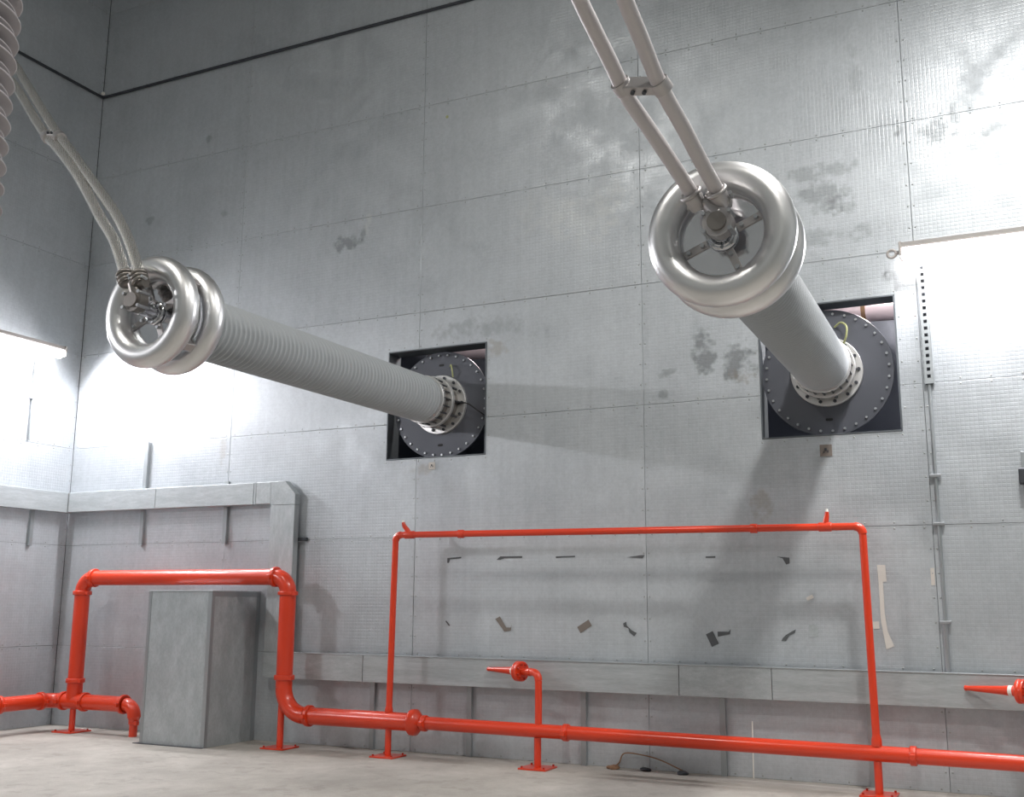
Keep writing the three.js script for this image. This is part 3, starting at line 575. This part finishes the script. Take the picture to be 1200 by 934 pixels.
{
  const o = thing('pipe_frame', 'thin red rectangular pipe frame standing before the wall', 'pipe', [0, 0, 0]);
  const A = V(5.003, YM + R1 * 0.9, PZ), B = V(5.03, 2.125, PZ), Cc = V(9.512, 2.1, PZ), D = V(9.53, 0.37, PZ), br = 0.06;
  part('upright', rod(A, V(5.029, 2.125 - br, PZ), R3, 20), M.red, o);
  part('elbow', elbow(V(5.03, 0, PZ), B, V(9, 2.125, PZ), R3 * 1.18, br, 8, 18), M.red, o);
  part('crosspiece', rod(V(5.03 + br, 2.125, PZ), V(9.512 - br, 2.1, PZ), R3, 20), M.red, o);
  part('elbow', elbow(V(5, 2.1, PZ), Cc, V(9.512, 0, PZ), R3 * 1.18, br, 8, 18), M.red, o);
  part('upright', rod(V(9.512, 2.1 - br, PZ), D, R3, 20), M.red, o);
  for (const x of [5.77, 8.62]) part('coupling', aim(lathe([[R3, -0.03], [R3 * 1.3, -0.028], [R3 * 1.3, 0.028], [R3, 0.03]], 20), V(x, 2.121 - (x - 5) * 0.0056 + 0.003, PZ), V(1, -0.0056, 0)), M.red, o);
  part('weld_collar', aim(lathe([[R3, 0.09], [R3 * 1.3, 0.05], [R3 * 1.35, 0], [R3, 0]], 20), V(9.53, 0.37, PZ), V(0, 1, 0)), M.red, o);
  part('weld_collar', aim(lathe([[R3, 0.06], [R3 * 1.25, 0.03], [R3 * 1.3, 0], [R3, 0]], 20), V(5.003, YM + R1 * 0.93, PZ), V(0, 1, 0)), M.red, o);
  // small spray heads
  for (const [x, y, dx] of [[5.19, 2.124, -0.06], [9.215, 2.102, 0.015]]) {
    part('tee_fitting', aim(lathe([[R3, -0.055], [R3 * 1.25, -0.05], [R3 * 1.25, 0.05], [R3, 0.055]], 20), V(x, y, PZ), V(1, 0, 0)), M.red, o);
    const h = part('spray_head', sweep([V(x, y, PZ), V(x + dx * 0.5, y + 0.05, PZ), V(x + dx * 1.1, y + 0.09, PZ), V(x + dx * 1.3, y + 0.125, PZ)], [0.03, 0.025, 0.021, 0.016], 14), M.red, o);
    part('tip', rod(V(x + dx * 1.3, y + 0.12, PZ), V(x + dx * 1.35, y + 0.148, PZ), 0.013, 12, 0.010), M.white, h, 'pale nozzle tip');
  }
}
function nozzle(dx, y0, label) {
  const o = thing('spray_monitor', label, 'nozzle', [6.598 + dx, y0, PZ]);
  const d = V(-0.93, 0, -0.36).normalize(), top = 0.508, r = 0.033, br = 0.07;
  part('riser', rod(V(0, 0, 0), V(0, top - br, 0), r, 20), M.red, o);
  part('elbow', elbow(V(0, 0, 0), V(0, top, 0), V(d.x, top, d.z), r * 1.08, br, 8, 20), M.red, o);
  const c = V(0, top, 0).addScaledVector(d, 0.245), P = (t) => c.clone().addScaledVector(d, t);
  part('arm', rod(V(0, top, 0).addScaledVector(d, br), P(0), r, 20), M.red, o);
  part('weld_ring', rod(V(0, top, 0).addScaledVector(d, br + 0.03), V(0, top, 0).addScaledVector(d, br + 0.05), r * 1.15, 20), M.red, o);
  const fl = part('flange', aim(lathe([[0, -0.03], [0.085, -0.03], [0.092, -0.025], [0.092, -0.004], [0.085, 0], [0.085, 0.006], [0.092, 0.01], [0.092, 0.03], [0.085, 0.035], [0, 0.035]], 36), c, d), M.red, o);
  const side = V(0, 1, 0).cross(d).normalize();
  for (let k = 0; k < 8; k++) { const a = k / 8 * Math.PI * 2 + 0.3, q = c.clone().addScaledVector(V(0, 1, 0), Math.cos(a) * 0.068).addScaledVector(side, Math.sin(a) * 0.068).addScaledVector(d, -0.04); part('bolt', aim(cyl(0.010, 0.03, 6), q, d), M.redDark, fl); }
  part('barrel', aim(lathe([[0, 0.03], [0.036, 0.03], [0.040, 0.06], [0.040, 0.10], [0.034, 0.15], [0.026, 0.30], [0.018, 0.425], [0.021, 0.43], [0.021, 0.445], [0.012, 0.445], [0.012, 0.43]], 28), c, d), M.red, o, 'tapering red nozzle barrel');
  part('band', aim(cyl(0.0405, 0.03, 24), P(0.085), d), M.white, o, 'pale band');
  return o;
}
nozzle(0, 0.332, 'red spray monitor on its riser, left of the two, pointing left');
nozzle(4.235, 0.318, 'red spray monitor at the right picture edge, pointing left');

// ---------------------------------------------------------------- tape scraps, tags and litter
function tape(label, list, m, group) {      // each list: outline points in metres on the back wall
  const s = new THREE.Shape(list.map(([x, y]) => new THREE.Vector2(x, y)));
  const g = new THREE.ExtrudeGeometry(s, { depth: 0.0015, bevelEnabled: false }); g.translate(0, 0, 0.0004); return single('tape_scrap', g, m, label, 'tape', group);
}
const q = (x, y, w, h, a) => [[-w / 2, -h / 2], [w / 2, -h / 2], [w / 2, h / 2], [-w / 2, h / 2]].map(([u, v]) => [x + u * Math.cos(a) - v * Math.sin(a), y + u * Math.sin(a) + v * Math.cos(a)]);
const low = 'tape scraps in the lower row inside the frame', up = 'thin tape strips in the upper row inside the frame';
tape('thin bent tape strip at the upper left inside the red frame', [[5.40, 1.86], [5.42, 1.86], [5.43, 1.895], [5.56, 1.905], [5.56, 1.92], [5.40, 1.91]], M.tapeDark, up);
tape('longest thin tape strip, second in the upper row', [[5.96, 1.885], [6.0, 1.885], [6.05, 1.9], [6.24, 1.9], [6.24, 1.918], [6.0, 1.918]], M.tapeDark, up);
tape('thin tape strip, third in the upper row', [[6.60, 1.892], [6.66, 1.897], [6.8, 1.9], [6.8, 1.914], [6.60, 1.91]], M.tapeDark, up);
tape('wedge shaped thin tape strip beside the wall seam', [[7.33, 1.892], [7.48, 1.88], [7.5, 1.91], [7.46, 1.91]], M.tapeDark, up);
tape('short thin tape strip right of the wall seam', [[8.08, 1.877], [8.17, 1.877], [8.17, 1.892], [8.08, 1.89]], M.tapeDark, up);
tape('tiny dark tape scrap at the upper right inside the frame', [[8.77, 1.865], [8.80, 1.81], [8.83, 1.82], [8.83, 1.87], [8.72, 1.88]], M.tapeDark, up);
tape('brown tape scrap leaning down right, first in the lower row', [[5.95, 1.31], [6.0, 1.335], [6.07, 1.23], [6.12, 1.23], [6.13, 1.26], [6.12, 1.2], [6.05, 1.19]], M.tapeBrown, low);
tape('brown tape scrap leaning up right, second in the lower row', q(6.893, 1.252, 0.135, 0.065, 0.55), M.tapeBrown, low);
tape('bow shaped dark tape scrap left of the wall seam', [[7.28, 1.285], [7.31, 1.30], [7.315, 1.265], [7.36, 1.225], [7.41, 1.20], [7.385, 1.17], [7.34, 1.205], [7.33, 1.24], [7.285, 1.255]], M.tapeDark, low);
tape('upright dark tape scrap right of the wall seam', q(8.12, 1.16, 0.07, 0.12, 0.45), M.tapeDark, low);
tape('flat dark tape scrap touching the upright one', [[8.17, 1.18], [8.28, 1.205], [8.29, 1.25], [8.27, 1.225], [8.17, 1.225]], M.tapeDark, low);
tape('slanting dark tape scrap below the right end of the frame', [[8.73, 1.155], [8.77, 1.155], [8.80, 1.2], [8.85, 1.225], [8.86, 1.255], [8.82, 1.235], [8.77, 1.205], [8.745, 1.18]], M.tapeDark, low);
tape('small faint tape scrap beside the shadow of the left upright', [[5.39, 1.28], [5.43, 1.235], [5.445, 1.24], [5.40, 1.29]], M.tapeDark, low);
tape('small slanted white scrap near the right upright', q(8.99, 1.525, 0.06, 0.03, 0.5), M.tapeWhite);
tape('faint pale square sticker near the right upright', q(9.01, 1.245, 0.075, 0.10, 0.02), M.zinc);
tape('long white tape strip right of the red frame', [[9.56, 1.80], [9.625, 1.80], [9.63, 1.66], [9.60, 1.66], [9.60, 1.40], [9.615, 1.25], [9.66, 1.13], [9.595, 1.105], [9.565, 1.35], [9.565, 1.6]], M.tapeWhite);
tape('small white tape patch beside the right upright', q(9.525, 1.30, 0.05, 0.06, 0.03), M.tapeWhite);
tape('small pale tape strip left of the conduit', q(9.995, 1.70, 0.03, 0.14, 0), M.tapeWhite);
function tag(x, y, s, label, m) {
  const o = thing('wall_tag', label, 'tag', [x, y, 0.003]);
  part('plate', box(-s / 2, s / 2, -s / 2, s / 2, 0, 0.006, 0.002), m, o);
  part('mark', merge([box(-s * 0.12, s * 0.08, -s * 0.05, s * 0.2, 0.006, 0.008, 0.001), box(s * 0.1, s * 0.22, -s * 0.2, s * 0.02, 0.006, 0.008, 0.001), box(-s * 0.22, -s * 0.1, -s * 0.2, -s * 0.08, 0.006, 0.008, 0.001)]), M.darkSteel, o, 'dark smudged symbol');
}
tag(9.188, 2.797, 0.105, 'small square tag under the right opening', M.tapeBrown);
tag(5.2, 2.86, 0.075, 'small pale tag under the left opening', M.tapeWhite);
single('stick', rod(V(8.45, 0, 0.012), V(8.455, 0.47, 0.012), 0.006, 10), M.white, 'thin white stick against the wall behind the low pipe', 'stick');
single('wire_scrap', sweep(spline([[7.2, 0.02, 0.06], [7.24, 0.05, 0.05], [7.28, 0.13, 0.04], [7.45, 0.13, 0.03], [7.62, 0.10, 0.04], [7.78, 0.05, 0.07], [7.88, 0.015, 0.1]], 40), 0.006, 8), M.rust, 'bent brown wire lying against the wall foot', 'wire');
for (const [x, z, w, l] of [[7.2, 0.10, 0.10, 'brown lump of debris at the left end of the bent wire'], [7.5, 0.07, 0.08, 'dark lump of debris under the middle of the bent wire'], [7.86, 0.12, 0.09, 'dark lump of debris at the right end of the bent wire']]) {
  const g = new THREE.IcosahedronGeometry(w / 2, 2), p = g.attributes.position; for (let i = 0; i < p.count; i++) { const k = 0.75 + 0.5 * vnoise(p.getX(i) * 40 + x * 9, p.getZ(i) * 40 + p.getY(i) * 31); p.setXYZ(i, p.getX(i) * k * 1.3, p.getY(i) * k * 0.45 + 0.014, p.getZ(i) * k * 0.8); }
  g.computeVertexNormals(); g.translate(x, 0, z); single('debris_lump', g, x === 7.2 ? M.rust : M.darkSteel, l, 'debris');
}
single('corner_bracket', box(0.032, 0.07, 8.09, 8.13, 0.032, 0.07, 0.008), M.white, 'tiny white bracket on the high rail at the corner', 'bracket');

single('sticker_dot', (() => { const g = cyl(0.018, 0.002, 16); g.rotateX(Math.PI / 2); g.translate(5.302, 6.731, 0.0015); return g; })(), M.earthWire, 'tiny yellow dot stuck on the wall between the bushings', 'sticker');

renderer.render(scene, camera);
